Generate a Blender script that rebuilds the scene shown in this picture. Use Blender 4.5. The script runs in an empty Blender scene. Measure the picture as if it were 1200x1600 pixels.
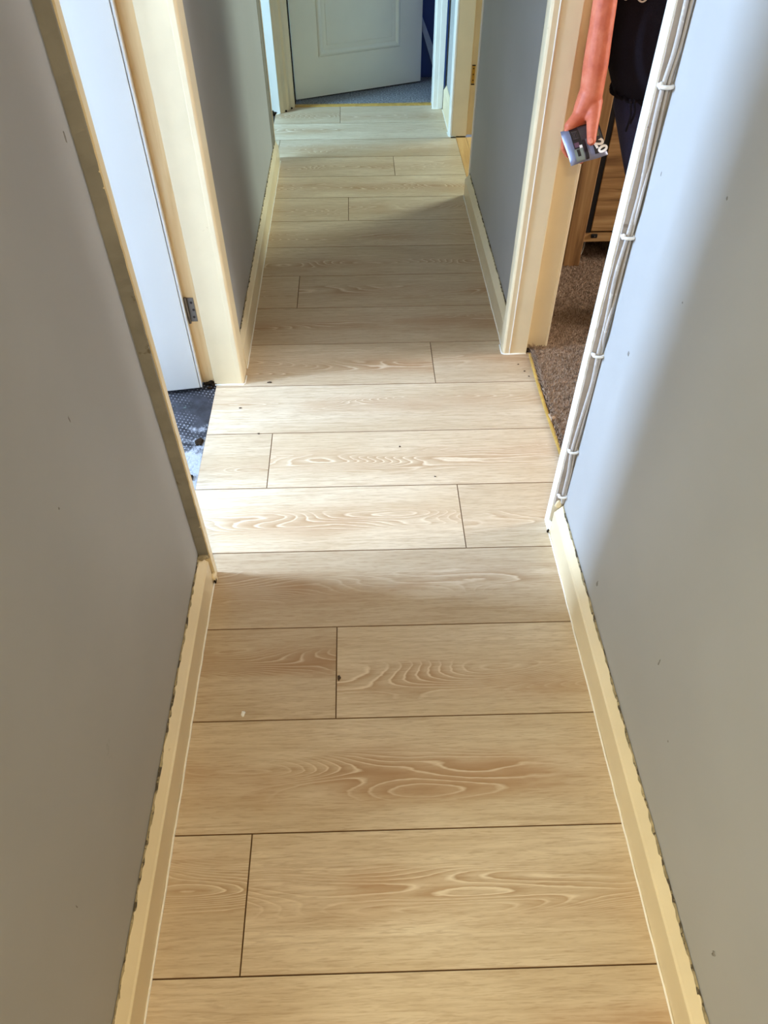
import bpy, bmesh, math, random
import numpy as np
from mathutils import Vector, Matrix
random.seed(7); rng = np.random.default_rng(7)
S = bpy.context.scene; COL = S.collection

# ------------------------------------------------------------------ camera
CAM_R = Vector((0.99941429, -0.03406955, -0.00321603)); CAM_U = Vector((0.02711539, 0.73106049, 0.68177365))
CAM_W = Vector((0.02087661, 0.68146153, -0.73155611)); CAM_C = Vector((-0.04134, 0.0, 1.48011)); F_PX = 1125.565
cd = bpy.data.cameras.new('camera'); cam = bpy.data.objects.new('camera', cd); COL.objects.link(cam)
M3 = Matrix((CAM_R, CAM_U, -CAM_W)).transposed()
cam.matrix_world = Matrix.Translation(CAM_C) @ M3.to_4x4()
cd.sensor_fit = 'VERTICAL'; cd.sensor_height = 24; cd.lens = 24 * F_PX / 1600; cd.clip_start = 0.02
S.camera = cam
cy = S.cycles; cy.max_bounces = 7; cy.diffuse_bounces = 5; cy.glossy_bounces = 2; cy.transmission_bounces = 2; cy.caustics_reflective = False; cy.caustics_refractive = False
def at(x, y, Y):
    d = CAM_W * F_PX + CAM_R * (x - 600) + CAM_U * (800 - y)
    return CAM_C + d * ((Y - CAM_C.y) / d.y)

# ------------------------------------------------------------------ world, lights, exposure
w = bpy.data.worlds.new('world'); S.world = w; w.use_nodes = True
w.node_tree.nodes['Background'].inputs[0].default_value = (0.75, 0.85, 1, 1); w.node_tree.nodes['Background'].inputs[1].default_value = 0.3
vs = S.view_settings; vs.view_transform = 'Standard'; vs.look = 'None'; vs.gamma = 1; vs.use_curve_mapping = False; vs.exposure = 0.0
def area(name, loc, target, sx, sy, power, col, spread=180):
    l = bpy.data.lights.new(name, 'AREA'); l.shape = 'RECTANGLE'; l.size = sx; l.size_y = sy; l.energy = power; l.color = col
    l.spread = math.radians(spread)
    o = bpy.data.objects.new(name, l); COL.objects.link(o); o.location = loc
    o.rotation_euler = (Vector(target) - Vector(loc)).to_track_quat('-Z', 'Y').to_euler(); return o
# daylight at the window of each side room (every room has its window in the wall the lamp stands in)
area('window_light_bathroom', (-3.15, 1.5, 1.72), (0.0, 1.5, 0.3), 0.5, 1.0, 268, (0.49, 0.69, 1.0))
area('window_light_living', (3.85, 2.0, 1.55), (0.5, 1.9, 0.6), 0.8, 1.2, 95, (1.0, 0.97, 0.94))
area('window_light_far_right', (2.65, 4.72, 1.5), (0.2, 3.5, 0.2), 0.75, 1.1, 80, (0.84, 1.0, 0.86))
area('window_light_far_left', (-2.5, 3.52, 1.5), (0.3, 4.5, 0.2), 0.5, 1.1, 150, (0.44, 0.75, 1.0))
area('window_light_front_room', (-1.9, -2.5, 1.55), (0.4, 0.5, 0.6), 0.7, 1.1, 78, (0.92, 1.0, 0.86))
area('window_light_end_room', (-.5, 6.9, 1.5), (-.2, 5.0, 0.3), 0.9, 1.1, 5, (0.6, 0.78, 1.0))

# ------------------------------------------------------------------ helpers
def tag(o, label=None, cat=None, kind=None, group=None):
    if label: o['label'] = label
    if cat: o['category'] = cat
    if kind: o['kind'] = kind
    if group: o['group'] = group
    return o
def empty(name, loc):
    o = bpy.data.objects.new(name, None); COL.objects.link(o); o.location = loc; o.empty_display_size = 0.05; return o
def wloc(o):
    v = Vector(o.location)
    while o.parent: o = o.parent; v = v + Vector(o.location)
    return v
def obj(name, verts, faces, mat=None, parent=None, smooth=False, mats=None, fmat=None):
    """verts in world coordinates; the origin goes to the base centre"""
    V = np.array([tuple(v) for v in verts], dtype=float)
    lo, hi = V.min(0), V.max(0); org = np.array([(lo[0]+hi[0])/2, (lo[1]+hi[1])/2, lo[2]])
    me = bpy.data.meshes.new(name); me.from_pydata((V - org).tolist(), [], faces)
    for m in (mats or [mat]): me.materials.append(MAT[m] if isinstance(m, str) else m)
    if fmat: me.polygons.foreach_set('material_index', fmat)
    if smooth: me.polygons.foreach_set('use_smooth', [True]*len(me.polygons))
    me.update()
    o = bpy.data.objects.new(name, me); COL.objects.link(o)
    if parent: o.parent = parent; o.location = Vector(org) - wloc(parent)
    else: o.location = org
    return o
def bevel(o, wd=0.002, seg=2):
    m = o.modifiers.new('bevel', 'BEVEL'); m.width = wd; m.segments = seg; m.limit_method = 'ANGLE'; m.angle_limit = math.radians(40); return o
BF = [(0,3,2,1),(4,5,6,7),(0,1,5,4),(1,2,6,5),(2,3,7,6),(3,0,4,7)]
def boxv(lo, hi):
    x0,y0,z0 = lo; x1,y1,z1 = hi
    return [(x0,y0,z0),(x1,y0,z0),(x1,y1,z0),(x0,y1,z0),(x0,y0,z1),(x1,y0,z1),(x1,y1,z1),(x0,y1,z1)]
def boxes(name, lst, mat, parent=None, bv=0):
    V, Fs = [], []
    for lo, hi in lst:
        n = len(V); V += boxv(lo, hi); Fs += [tuple(i+n for i in f) for f in BF]
    o = obj(name, V, Fs, mat, parent)
    if bv: bevel(o, bv)
    return o
def box(name, lo, hi, mat, parent=None, bv=0.0): return boxes(name, [(lo, hi)], mat, parent, bv)
def prism_y(name, prof, y0, y1, mat, parent=None, bv=0, n=1):
    """profile in (x,z) swept along y in n steps"""
    k = len(prof); V = []
    for i in range(n+1):
        y = y0 + (y1-y0)*i/n; V += [(x, y, z) for x, z in prof]
    Fs = [tuple(range(k))[::-1], tuple(range(n*k, n*k+k))]
    for i in range(n):
        for j in range(k): Fs.append((i*k+j, i*k+(j+1)%k, (i+1)*k+(j+1)%k, (i+1)*k+j))
    o = obj(name, V, Fs, mat, parent); fix(o)
    if bv: bevel(o, bv)
    return o
def prism_z(name, poly, z0, z1, mat, parent=None, bv=0):
    k = len(poly); V = [(x,y,z0) for x,y in poly] + [(x,y,z1) for x,y in poly]
    Fs = [tuple(range(k))[::-1], tuple(range(k,2*k))] + [(j,(j+1)%k,k+(j+1)%k,k+j) for j in range(k)]
    o = obj(name, V, Fs, mat, parent); fix(o)
    if bv: bevel(o, bv)
    return o
def fix(o):
    bm = bmesh.new(); bm.from_mesh(o.data); bmesh.ops.recalc_face_normals(bm, faces=bm.faces); bm.to_mesh(o.data); bm.free()
def tubev(pts, r, n=8):
    pts = [Vector(p) for p in pts]; V, Fs = [], []; up = Vector((0.13, 0.2, 0.97))
    R = r if isinstance(r, (list, tuple)) else [r]*len(pts)
    for i, p in enumerate(pts):
        t = (pts[min(i+1, len(pts)-1)] - pts[max(i-1, 0)]).normalized()
        if abs(t.dot(up)) > 0.9: a = t.cross(Vector((1,0,0))).normalized()
        else: a = t.cross(up).normalized()
        b = t.cross(a)
        for j in range(n):
            q = 2*math.pi*j/n; V.append(p + (a*math.cos(q) + b*math.sin(q))*R[i])
    for i in range(len(pts)-1):
        for j in range(n): Fs.append((i*n+j, i*n+(j+1)%n, (i+1)*n+(j+1)%n, (i+1)*n+j))
    Fs += [tuple(range(n))[::-1], tuple(range((len(pts)-1)*n, len(pts)*n))]
    return V, Fs
def tube(name, pts, r, mat, parent=None, n=8):
    V, Fs = tubev(pts, r, n); o = obj(name, V, Fs, mat, parent, smooth=True); fix(o); return o
def spline(ctrl, n=10):
    P = [Vector(c) for c in ctrl]; P = [P[0]*2-P[1]] + P + [P[-1]*2-P[-2]]; out = []
    for i in range(1, len(P)-2):
        for k in range(n):
            t = k/n; a,b,c,d = P[i-1],P[i],P[i+1],P[i+2]
            out.append(0.5*((2*b) + (c-a)*t + (2*a-5*b+4*c-d)*t*t + (3*b-a-3*c+d)*t**3))
    return out + [P[-2]]
def lump(name, c, r, mat, parent=None, sub=2, amp=0.25, seed=1):
    bm = bmesh.new(); bmesh.ops.create_icosphere(bm, subdivisions=sub, radius=1); rr = random.Random(seed)
    V = []
    for v in bm.verts:
        k = 1 + rr.uniform(-amp, amp); V.append((c[0]+v.co.x*r[0]*k, c[1]+v.co.y*r[1]*k, c[2]+v.co.z*r[2]*k))
    Fs = [[v.index for v in f.verts] for f in bm.faces]; bm.free()
    return obj(name, V, Fs, mat, parent, smooth=True)

# ------------------------------------------------------------------ materials
MAT = {}
def srgb(c):
    return tuple(((v/255+0.055)/1.055)**2.4 if v/255 > 0.04045 else v/255/12.92 for v in c) + (1.0,)
class NT:
    def __init__(s, name):
        m = bpy.data.materials.new(name); m.use_nodes = True; s.m = m; s.t = m.node_tree; s.n = s.t.nodes
        s.b = s.n['Principled BSDF']; MAT[name] = m
    def new(s, ty, **k):
        nd = s.n.new(ty)
        for a, v in k.items(): setattr(nd, a, v)
        return nd
    def link(s, a, b): s.t.links.new(a, b)
    def coord(s, kind='Object'): return s.new('ShaderNodeTexCoord').outputs[kind]
    def mapping(s, src, scale=(1,1,1), loc=(0,0,0)):
        m = s.new('ShaderNodeMapping'); s.link(src, m.inputs[0]); m.inputs['Scale'].default_value = scale; m.inputs['Location'].default_value = loc; return m.outputs[0]
    def noise(s, src, scale, detail=3, rough=0.5, dist=0, w=None):
        n = s.new('ShaderNodeTexNoise'); 
        if w is not None: n.noise_dimensions = '4D'; s.link(w, n.inputs['W'])
        s.link(src, n.inputs['Vector']); n.inputs['Scale'].default_value = scale; n.inputs['Detail'].default_value = detail
        n.inputs['Roughness'].default_value = rough; n.inputs['Distortion'].default_value = dist; return n.outputs['Fac']
    def ramp(s, src, stops):
        r = s.new('ShaderNodeValToRGB'); s.link(src, r.inputs[0]); e = r.color_ramp.elements
        while len(e) < len(stops): e.new(0.5)
        for el, (p, c) in zip(e, stops): el.position = p; el.color = c if len(c) == 4 else (*c, 1)
        return r.outputs[0]
    def math(s, op, a, b=None, c=None):
        m = s.new('ShaderNodeMath', operation=op)
        for i, v in enumerate((a, b, c)):
            if v is None: continue
            if isinstance(v, (int, float)): m.inputs[i].default_value = v
            else: s.link(v, m.inputs[i])
        return m.outputs[0]
    def mix(s, fac, a, b, blend='MIX'):
        m = s.new('ShaderNodeMix', data_type='RGBA', blend_type=blend)
        for i, v in ((0, fac), (6, a), (7, b)):
            if isinstance(v, (int, float)): m.inputs[i].default_value = v
            elif isinstance(v, tuple): m.inputs[i].default_value = v
            else: s.link(v, m.inputs[i])
        return m.outputs[2]
    def bump(s, h, strength=0.2, dist=0.002):
        b = s.new('ShaderNodeBump'); s.link(h, b.inputs['Height']); b.inputs['Strength'].default_value = strength; b.inputs['Distance'].default_value = dist
        s.link(b.outputs[0], s.b.inputs['Normal'])
    def out(s, col, rough=0.5, spec=0.5, metal=0.0):
        for nm, v in (('Base Color', col), ('Roughness', rough)):
            if isinstance(v, (tuple, float, int)): s.b.inputs[nm].default_value = v
            else: s.link(v, s.b.inputs[nm])
        s.b.inputs['Specular IOR Level'].default_value = spec; s.b.inputs['Metallic'].default_value = metal
        return s.m
def paint(name, c, rough=0.45, var=0.06, scale=9, bmp=0.05, spec=0.4, dirt=None, dscale=14, dlo=0.66):
    t = NT(name); co = t.coord('Object'); n = t.noise(co, scale, 4)
    d = tuple(max(0, x*(1-var*2.2)) for x in srgb(c)[:3]) + (1,); l = tuple(min(1, x*(1+var)) for x in srgb(c)[:3]) + (1,)
    col = t.ramp(n, [(0.3, d), (0.7, l)])
    if dirt:
        k = t.ramp(t.noise(co, dscale, 5, 0.65), [(dlo, (0,0,0)), (dlo+0.05, (1,1,1))]); col = t.mix(k, col, srgb(dirt))
    t.bump(t.noise(co, 130, 3), bmp, 0.001); return t.out(col, rough, spec)
def plain(name, c, rough=0.5, metal=0.0, spec=0.5, var=0.05):
    t = NT(name); n = t.noise(t.coord('Object'), 40, 2); b = srgb(c)
    return t.out(t.ramp(n, [(0.35, tuple(x*(1-var*2) for x in b[:3])+(1,)), (0.65, b)]), rough, spec, metal)

def wood_floor(name):
    t = NT(name); uv = t.new('ShaderNodeUVMap', uv_map='UVMap').outputs[0]
    seed = t.new('ShaderNodeAttribute', attribute_name='seed').outputs['Fac']; tone = t.new('ShaderNodeAttribute', attribute_name='tone').outputs['Fac']
    sep = t.new('ShaderNodeSeparateXYZ'); t.link(uv, sep.inputs[0])
    # broad colour drift, fine streaks, pores
    broad = t.noise(t.mapping(uv, (1.1, 5.5, 1)), 1.6, 2, 0.55, 0.3, seed)
    streak = t.noise(t.mapping(uv, (4.0, 75, 1)), 1.7, 4, 0.7, 0.6, seed)
    pore = t.noise(t.mapping(uv, (17, 210, 1)), 1.6, 2, 0.6, 0.3, seed)
    # cathedral figure: contour lines of a stretched field, kept to the heart of the board
    fld = t.noise(t.mapping(uv, (0.95, 6.4, 1)), 1.7, 0.8, 0.4, 0.22, seed)
    warp = t.noise(t.mapping(uv, (9, 50, 1)), 2.0, 2, 0.6, 0, seed)
    ph = t.math('ADD', t.math('MULTIPLY', fld, 44), t.math('MULTIPLY', warp, 0.5))
    ring = t.math('FRACT', ph)
    line = t.ramp(ring, [(0.0, (0,0,0)), (0.14, (1,1,1)), (0.32, (0.1,)*3), (1.0, (0,0,0))])
    shade = t.ramp(ring, [(0.0, (1,1,1)), (0.1, (0.3,)*3), (0.5, (0.35,)*3), (1.0, (1,1,1))])
    vv = t.math('ADD', sep.outputs[1], t.math('MULTIPLY', t.math('SUBTRACT', broad, 0.5), 0.10))
    heart = t.ramp(t.math('ABSOLUTE', vv), [(0.016, (1,1,1)), (0.052, (0,0,0))])
    gate = t.ramp(t.noise(t.mapping(uv, (1.6, 2, 1)), 1.5, 1, 0.5, 0, seed), [(0.34, (0.12,)*3), (0.52, (1,1,1))])
    hm = t.math('MULTIPLY', heart, gate)
    A, B, Cc = srgb((222, 206, 180)), srgb((204, 184, 154)), srgb((178, 153, 122))
    col = t.mix(t.ramp(broad, [(0.34, (0,0,0)), (0.66, (1,1,1))]), A, B)
    col = t.mix(t.math('MULTIPLY', t.ramp(streak, [(0.42, (0,0,0)), (0.68, (1,1,1))]), 0.62), col, Cc)
    col = t.mix(t.math('MULTIPLY', t.ramp(pore, [(0.50, (0,0,0)), (0.68, (1,1,1))]), 0.42), col, srgb((164, 136, 106)))
    patch = t.math('MULTIPLY', t.ramp(t.math('ABSOLUTE', vv), [(0.0, (1,1,1)), (0.075, (0,0,0))]), t.ramp(t.noise(t.mapping(uv, (1.3, 3, 1)), 1.9, 2, 0.55, 0, t.math('ADD', seed, 31)), [(0.46, (0,0,0)), (0.66, (1,1,1))]))
    col = t.mix(t.math('MULTIPLY', patch, 0.72), col, srgb((170, 128, 86)))
    col = t.mix(t.math('MULTIPLY', hm, t.math('MULTIPLY', shade, 0.6)), col, srgb((166, 130, 92)))
    col = t.mix(t.math('MULTIPLY', hm, t.math('MULTIPLY', line, 0.7)), col, srgb((240, 226, 202)))
    col = t.mix(1.0, col, t.ramp(tone, [(0.0, (0.72, 0.66, 0.60)), (0.5, (0.95, 0.935, 0.915)), (1.0, (1.10, 1.10, 1.10))]), 'MULTIPLY')
    t.bump(t.math('SUBTRACT', t.math('MULTIPLY', t.math('MULTIPLY', line, hm), 0.5), streak), 0.16, 0.0012)
    return t.out(col, 0.42, 0.4)
wood_floor('oak_plank')
plain('plank_groove', (128, 96, 62), 0.7)
plain('subfloor', (60, 48, 38), 0.9)
paint('wall_paint', (174, 173, 171), 0.6, 0.025, 3, 0.06, 0.3, dirt=(158, 157, 154), dscale=5.5, dlo=0.72)
paint('room_paint', (232, 214, 188), 0.7, 0.02, 3)
paint('bath_paint', (232, 232, 230), 0.6, 0.02, 3)
paint('dull_paint', (108, 100, 84), 0.7, 0.02, 3)
paint('blue_paint', (46, 72, 128), 0.6, 0.05, 3)
paint('ceiling_paint', (240, 238, 232), 0.8, 0.01, 3)
paint('cream_gloss', (233, 215, 178), 0.32, 0.03, 8, 0.10, 0.5, dirt=(196, 172, 128), dscale=16, dlo=0.70)
paint('white_gloss', (243, 241, 234), 0.3, 0.02, 8, 0.10, 0.5, dirt=(214, 205, 186), dscale=22, dlo=0.71)
paint('door_white', (216, 212, 205), 0.3, 0.01, 4, 0.02, 0.5)
paint('door_ivory', (228, 228, 214), 0.4, 0.02, 4, 0.05, 0.5)
paint('caulk', (244, 240, 230), 0.55, 0.03, 30, 0.2, 0.4)
paint('old_paint_edge', (168, 152, 118), 0.8, 0.2, 60, 0.5, 0.2, dirt=(84, 74, 60), dscale=40, dlo=0.52)
paint('raw_plaster', (146, 141, 129), 0.9, 0.10, 10, 0.4, 0.2, dirt=(112, 102, 84), dscale=14, dlo=0.60)
paint('raw_strip', (178, 168, 160), 0.85, 0.1, 14, 0.3, 0.2, dirt=(140, 130, 122), dscale=24, dlo=0.62)
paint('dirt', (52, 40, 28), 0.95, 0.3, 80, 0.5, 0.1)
paint('cable_grey', (188, 182, 177), 0.5, 0.05, 40, 0.05, 0.4, dirt=(206, 202, 196), dscale=60, dlo=0.6)
plain('white_plastic', (235, 232, 226), 0.4)
plain('steel', (128, 118, 108), 0.42, 0.75)
plain('screw_dark', (58, 50, 44), 0.5, 0.6)
plain('brass', (206, 160, 70), 0.32, 0.85)
plain('brass_dark', (54, 36, 12), 0.5, 0.5)
plain('black_metal_and_strip', (16, 15, 15), 0.5)
plain('edge_strip_gold', (206, 164, 82), 0.4, 0.15, 0.5, 0.12)
def timber(name, c1, c2, c3, axis='Z', rough=0.5, sc=1.0):
    t = NT(name); co = t.coord('Object')
    s = {'Z': (22, 22, 1.6), 'X': (1.6, 22, 22), 'Y': (22, 1.6, 22)}[axis]
    n = t.noise(t.mapping(co, tuple(q*sc for q in s)), 1.3, 4, 0.6, 0.6); f = t.noise(t.mapping(co, tuple(q*5*sc for q in s)), 1.3, 3, 0.6)
    col = t.ramp(n, [(0.3, srgb(c1)), (0.5, srgb(c2)), (0.68, srgb(c3))]); col = t.mix(t.math('MULTIPLY', f, 0.3), col, srgb(c3))
    t.bump(f, 0.15, 0.001); return t.out(col, rough, 0.35)
timber('raw_pine', (240, 214, 168), (232, 200, 150), (214, 176, 122), 'Z')
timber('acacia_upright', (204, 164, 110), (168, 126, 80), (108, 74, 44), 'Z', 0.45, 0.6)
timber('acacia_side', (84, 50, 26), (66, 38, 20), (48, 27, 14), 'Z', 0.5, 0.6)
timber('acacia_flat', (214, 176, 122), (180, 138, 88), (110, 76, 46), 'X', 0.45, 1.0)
timber('old_board', (220, 180, 122), (198, 154, 98), (166, 122, 74), 'Y', 0.55, 0.7)

def vinyl():
    t = NT('old_vinyl'); co = t.coord('Object'); sep = t.new('ShaderNodeSeparateXYZ'); t.link(co, sep.inputs[0])
    base = t.ramp(t.noise(co, 22, 5, 0.7), [(0.3, srgb((26, 26, 30))), (0.62, srgb((62, 62, 68))), (0.8, srgb((112, 112, 118)))])
    vo = t.new('ShaderNodeTexVoronoi'); vo.inputs['Randomness'].default_value = 0.0; vo.inputs['Scale'].default_value = 78; mp = t.new('ShaderNodeMapping'); t.link(co, mp.inputs[0]); mp.inputs['Scale'].default_value = (1, 1, 0); mp.inputs['Rotation'].default_value = (0, 0, .3); t.link(mp.outputs[0], vo.inputs['Vector'])
    dots = t.ramp(vo.outputs['Distance'], [(0.14, (1,1,1)), (0.22, (0,0,0))])
    col = t.mix(t.math('MULTIPLY', dots, t.ramp(t.noise(co, 9, 3), [(0.42, (0,0,0)), (0.6, (0.75,)*3)])), base, srgb((196, 196, 200)))
    # scraped adhesive residue, pale and streaky
    res = t.math('MULTIPLY', t.noise(t.mapping(co, (1.6, 1.0, 1)), 30, 6, 0.75, 1.2), t.ramp(t.math('ADD', t.noise(co, 16, 4, 0.7), t.math('MULTIPLY', t.math('SUBTRACT', 0.20, sep.outputs[1]), 1.6)), [(0.38, (0,0,0)), (0.75, (1,1,1))]))
    col = t.mix(t.ramp(res, [(0.22, (0,0,0)), (0.5, (0.85,)*3)]), col, srgb((188, 190, 196)))
    col = t.mix(t.ramp(t.noise(co, 34, 4, 0.7), [(0.66, (0,0,0)), (0.72, (0.5,)*3)]), col, srgb((120, 146, 130)))
    t.bump(res, 0.4, 0.003); t.out(col, 0.5, 0.4)
vinyl()
def carpet(name, a, b, c, isl=0.7, sc=190):
    t = NT(name); g = t.new('ShaderNodeNewGeometry'); co = t.coord('Object')
    r = t.math('ADD', t.math('MULTIPLY', g.outputs['Random Per Island'], isl), t.math('MULTIPLY', t.noise(co, sc, 3, 0.7), 1-isl))
    col = t.ramp(r, [(0.05, srgb(c)), (0.45, srgb(b)), (0.9, srgb(a))]); t.bump(t.noise(co, 240, 2), 0.8, 0.004); t.out(col, 0.95, 0.05)
carpet('brown_carpet', (208, 182, 156), (156, 129, 106), (92, 72, 57))
carpet('grey_carpet', (206, 206, 208), (104, 105, 109), (40, 41, 45), 0.0, 110)
def skin_mat():
    t = NT('skin'); co = t.coord('Object'); n = t.noise(co, 26, 4, 0.6); f = t.noise(co, 160, 3)
    col = t.ramp(n, [(0.3, srgb((186, 92, 66))), (0.55, srgb((206, 112, 82))), (0.75, srgb((216, 130, 100)))])
    t.bump(f, 0.25, 0.002); t.out(col, 0.5, 0.35)
skin_mat()
def cloth(name, c, sc=350):
    t = NT(name); co = t.coord('Object'); n = t.noise(co, sc, 2); k = t.noise(co, 12, 3); b = srgb(c)
    t.bump(t.math('ADD', t.math('MULTIPLY', n, 0.15), k), 0.5, 0.012)
    t.out(t.ramp(n, [(0.3, tuple(x*0.7 for x in b[:3])+(1,)), (0.7, b)]), 0.85, 0.2)
cloth('black_cotton', (30, 27, 38)); cloth('navy_cotton', (62, 62, 92)); cloth('hair', (70, 48, 34), 200); plain('shoe', (40, 38, 40), 0.6)
plain('nail', (222, 138, 114), 0.35)
plain('wrap_grey', (124, 127, 148), 0.36, 0.2); plain('wrap_black', (28, 26, 30), 0.25); plain('wrap_dark', (62, 54, 58), 0.3); plain('wrap_sage', (126, 134, 124), 0.3)
plain('print_white', (244, 240, 232), 0.4); plain('print_plum', (96, 66, 84), 0.4); plain('print_olive', (98, 92, 62), 0.4)
plain('crumb', (74, 56, 40), 0.9); plain('lamp_glass', (250, 244, 232), 0.4)
plain('board_pale', (168, 186, 206), 0.5)

# ------------------------------------------------------------------ room shell
H = 2.35; DH = 2.0
WL, WR = -0.468, 0.472            # painted wall faces of the corridor
BL, BR = -0.58, 0.60              # their back faces
def wall(name, lst, mat, label):
    return tag(boxes(name, lst, mat), label, 'wall', 'structure')
wall('wall_left', [((BL,-2.6,0),(WL,-1.15,H)), ((BL,-1.15,DH+.04),(WL,-.25,H)), ((BL,-.25,0),(WL,1.157,H)), ((BL,1.157,DH+.04),(WL,2.03,H))], 'wall_paint', 'grey painted corridor wall nearest the camera on the left')
wall('wall_left', [((BL,2.004,0),(WL,3.868,H)), ((BL,3.868,DH+.04),(WL,4.6,H))], 'wall_paint', 'grey corridor wall on the left beyond the white door')
wall('wall_right', [((WR,-2.6,0),(BR,1.295,H)), ((WR,1.295,DH+.04),(BR,2.14,H))], 'wall_paint', 'grey painted corridor wall nearest the camera on the right')
wall('wall_right', [((WR,2.165,0),(BR,3.425,H)), ((WR,3.425,DH+.04),(BR,4.19,H))], 'wall_paint', 'grey corridor wall on the right between the two right-hand doorways')
wall('wall_right', [((WR,4.19,0),(BR,4.70,H))], 'wall_paint', 'short bluish wall piece on the right beside the end door')
wall('wall_end', [((-0.9,4.6,DH+.04),(WR,4.70,H)), ((-0.9,4.6,0),(-0.52,4.70,H))], 'wall_paint', 'wall above the doorway at the end of the corridor')
wall('wall_back', [((BL,-2.7,0),(BR,-2.6,H))], 'wall_paint', 'corridor wall behind the camera')
def room(name, x0, x1, y0, y1, mat, label, sides='nsew', win=None, t=0.1):
    L = []
    if 's' in sides: L.append(((x0-t,y0-t,-.02),(x1+t,y0,H)))
    if 'n' in sides: L.append(((x0-t,y1,-.02),(x1+t,y1+t,H)))
    for s, xa, xb in (('w', x0-t, x0), ('e', x1, x1+t)):
        if s not in sides: continue
        if win and win[0] == s:
            _, a, b, c, d = win
            L += [((xa,y0,-.02),(xb,a,H)), ((xa,b,-.02),(xb,y1,H)), ((xa,a,-.02),(xb,b,c)), ((xa,a,d),(xb,b,H))]
        else: L.append(((xa,y0,-.02),(xb,y1,H)))
    return wall(name, L, mat, label)
room('wall_bathroom', -3.2, BL, 0.2, 2.95, 'bath_paint', 'white walls of the room behind the open white door', 'nsw', ('w', 1.2, 1.8, 1.2, 2.25))
room('wall_side_room', -2.6, BL, 3.05, 5.0, 'bath_paint', 'walls of the room left of the corridor end', 'nsw', ('w', 3.2, 3.85, 0.9, 2.1))
room('wall_living_room', BR, 3.9, -1.6, 3.2, 'room_paint', 'cream living room walls through the right doorway', 'nse', ('e', 1.5, 2.5, 0.8, 2.2))
room('wall_far_room', BR, 2.7, 3.35, 5.5, 'dull_paint', 'walls of the far room right of the corridor', 'nse', ('e', 4.25, 5.0, 0.9, 2.1))
wall('wall_front_room', [((-2.7,-2.6,-.02),(-2.6,.1,H)), ((-2.7,.1,-.02),(BL,.18,H)), ((-2.7,-2.7,-.02),(-2.3,-2.6,H)), ((-1.5,-2.7,-.02),(BL,-2.6,H)), ((-2.3,-2.7,-.02),(-1.5,-2.6,.95)), ((-2.3,-2.7,2.15),(-1.5,-2.6,H))], 'room_paint', 'walls of the front room behind the camera')
wall('wall_bedroom', [((-1.6,7.0,0),(0.6,7.1,H)), ((-1.6,4.7,0),(-1.5,7.0,H)), ((0.5,4.72,0),(0.6,7.0,H)), ((0.36,5.17,-.012),(0.5,5.27,H))], 'blue_paint', 'dark blue wall glimpsed past the end door')
tag(box('ceiling', (-3.4,-2.8,H), (4.1,7.2,H+.1), 'ceiling_paint'), 'flat white ceiling over corridor and rooms', 'ceiling', 'structure')

plain('scuff', (136, 132, 126), 0.8)
for wn, wx, lst in (('wall_right', WR, [(1.242,.973,.003,.006), (1.165,.663,.007,.009), (.979,.171,.007,.012), (.667,.349,.004,.011), (.242,.2,.006,.011), (.993,1.04,.004,.004), (1.02,.86,.003,.003), (.55,.28,.003,.004)]), ('wall_left', WL, [(1.128,1.087,.005,.012), (.818,.816,.003,.008), (.695,.759,.003,.003), (.30,.36,.002,.006)])):
    for k, (y, z, ry, rz) in enumerate(lst): lump('scuff_mark', (wx, y, z), (.0004, ry*.6, rz*.7), 'scuff', bpy.data.objects[wn], 2, .35, 90+k)

# ------------------------------------------------------------------ plank floor
floor = tag(box('floor', (-0.543,-2.7,-.03), (0.545,4.70,-.0105), 'subfloor'), 'pale oak laminate floor of wide planks laid across the corridor', 'floor', 'structure')
PA, PW, PY0 = -0.00789, 0.2422, 0.2716
def line_y(i, x): return (PY0 + PW*i + x*math.sin(PA))/math.cos(PA)
joints = {0: [-.29], 2: [-.127], 4: [.217], 5: [-.336], 7: [.195], 9: [-.295], 12: [-.098], 14: [.134], 15: [-.468], 17: [-.145], -2: [.1], -4: [-.25], -6: [.3], -8: [-.1], -10: [.2]}
tones = {0: (.55,.62), 1: (.5,), 2: (.22,.5), 3: (.25,), 4: (.85,.5), 5: (.5,.8), 6: (.55,), 7: (.4,.3), 8: (.2,), 9: (.45,.2), 10: (.25,), 11: (.5,), 12: (.6,.55), 13: (.65,), 14: (.45,.6), 15: (.4,.25), 16: (.5,), 17: (.35,.5), -1: (.62,)}
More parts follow.
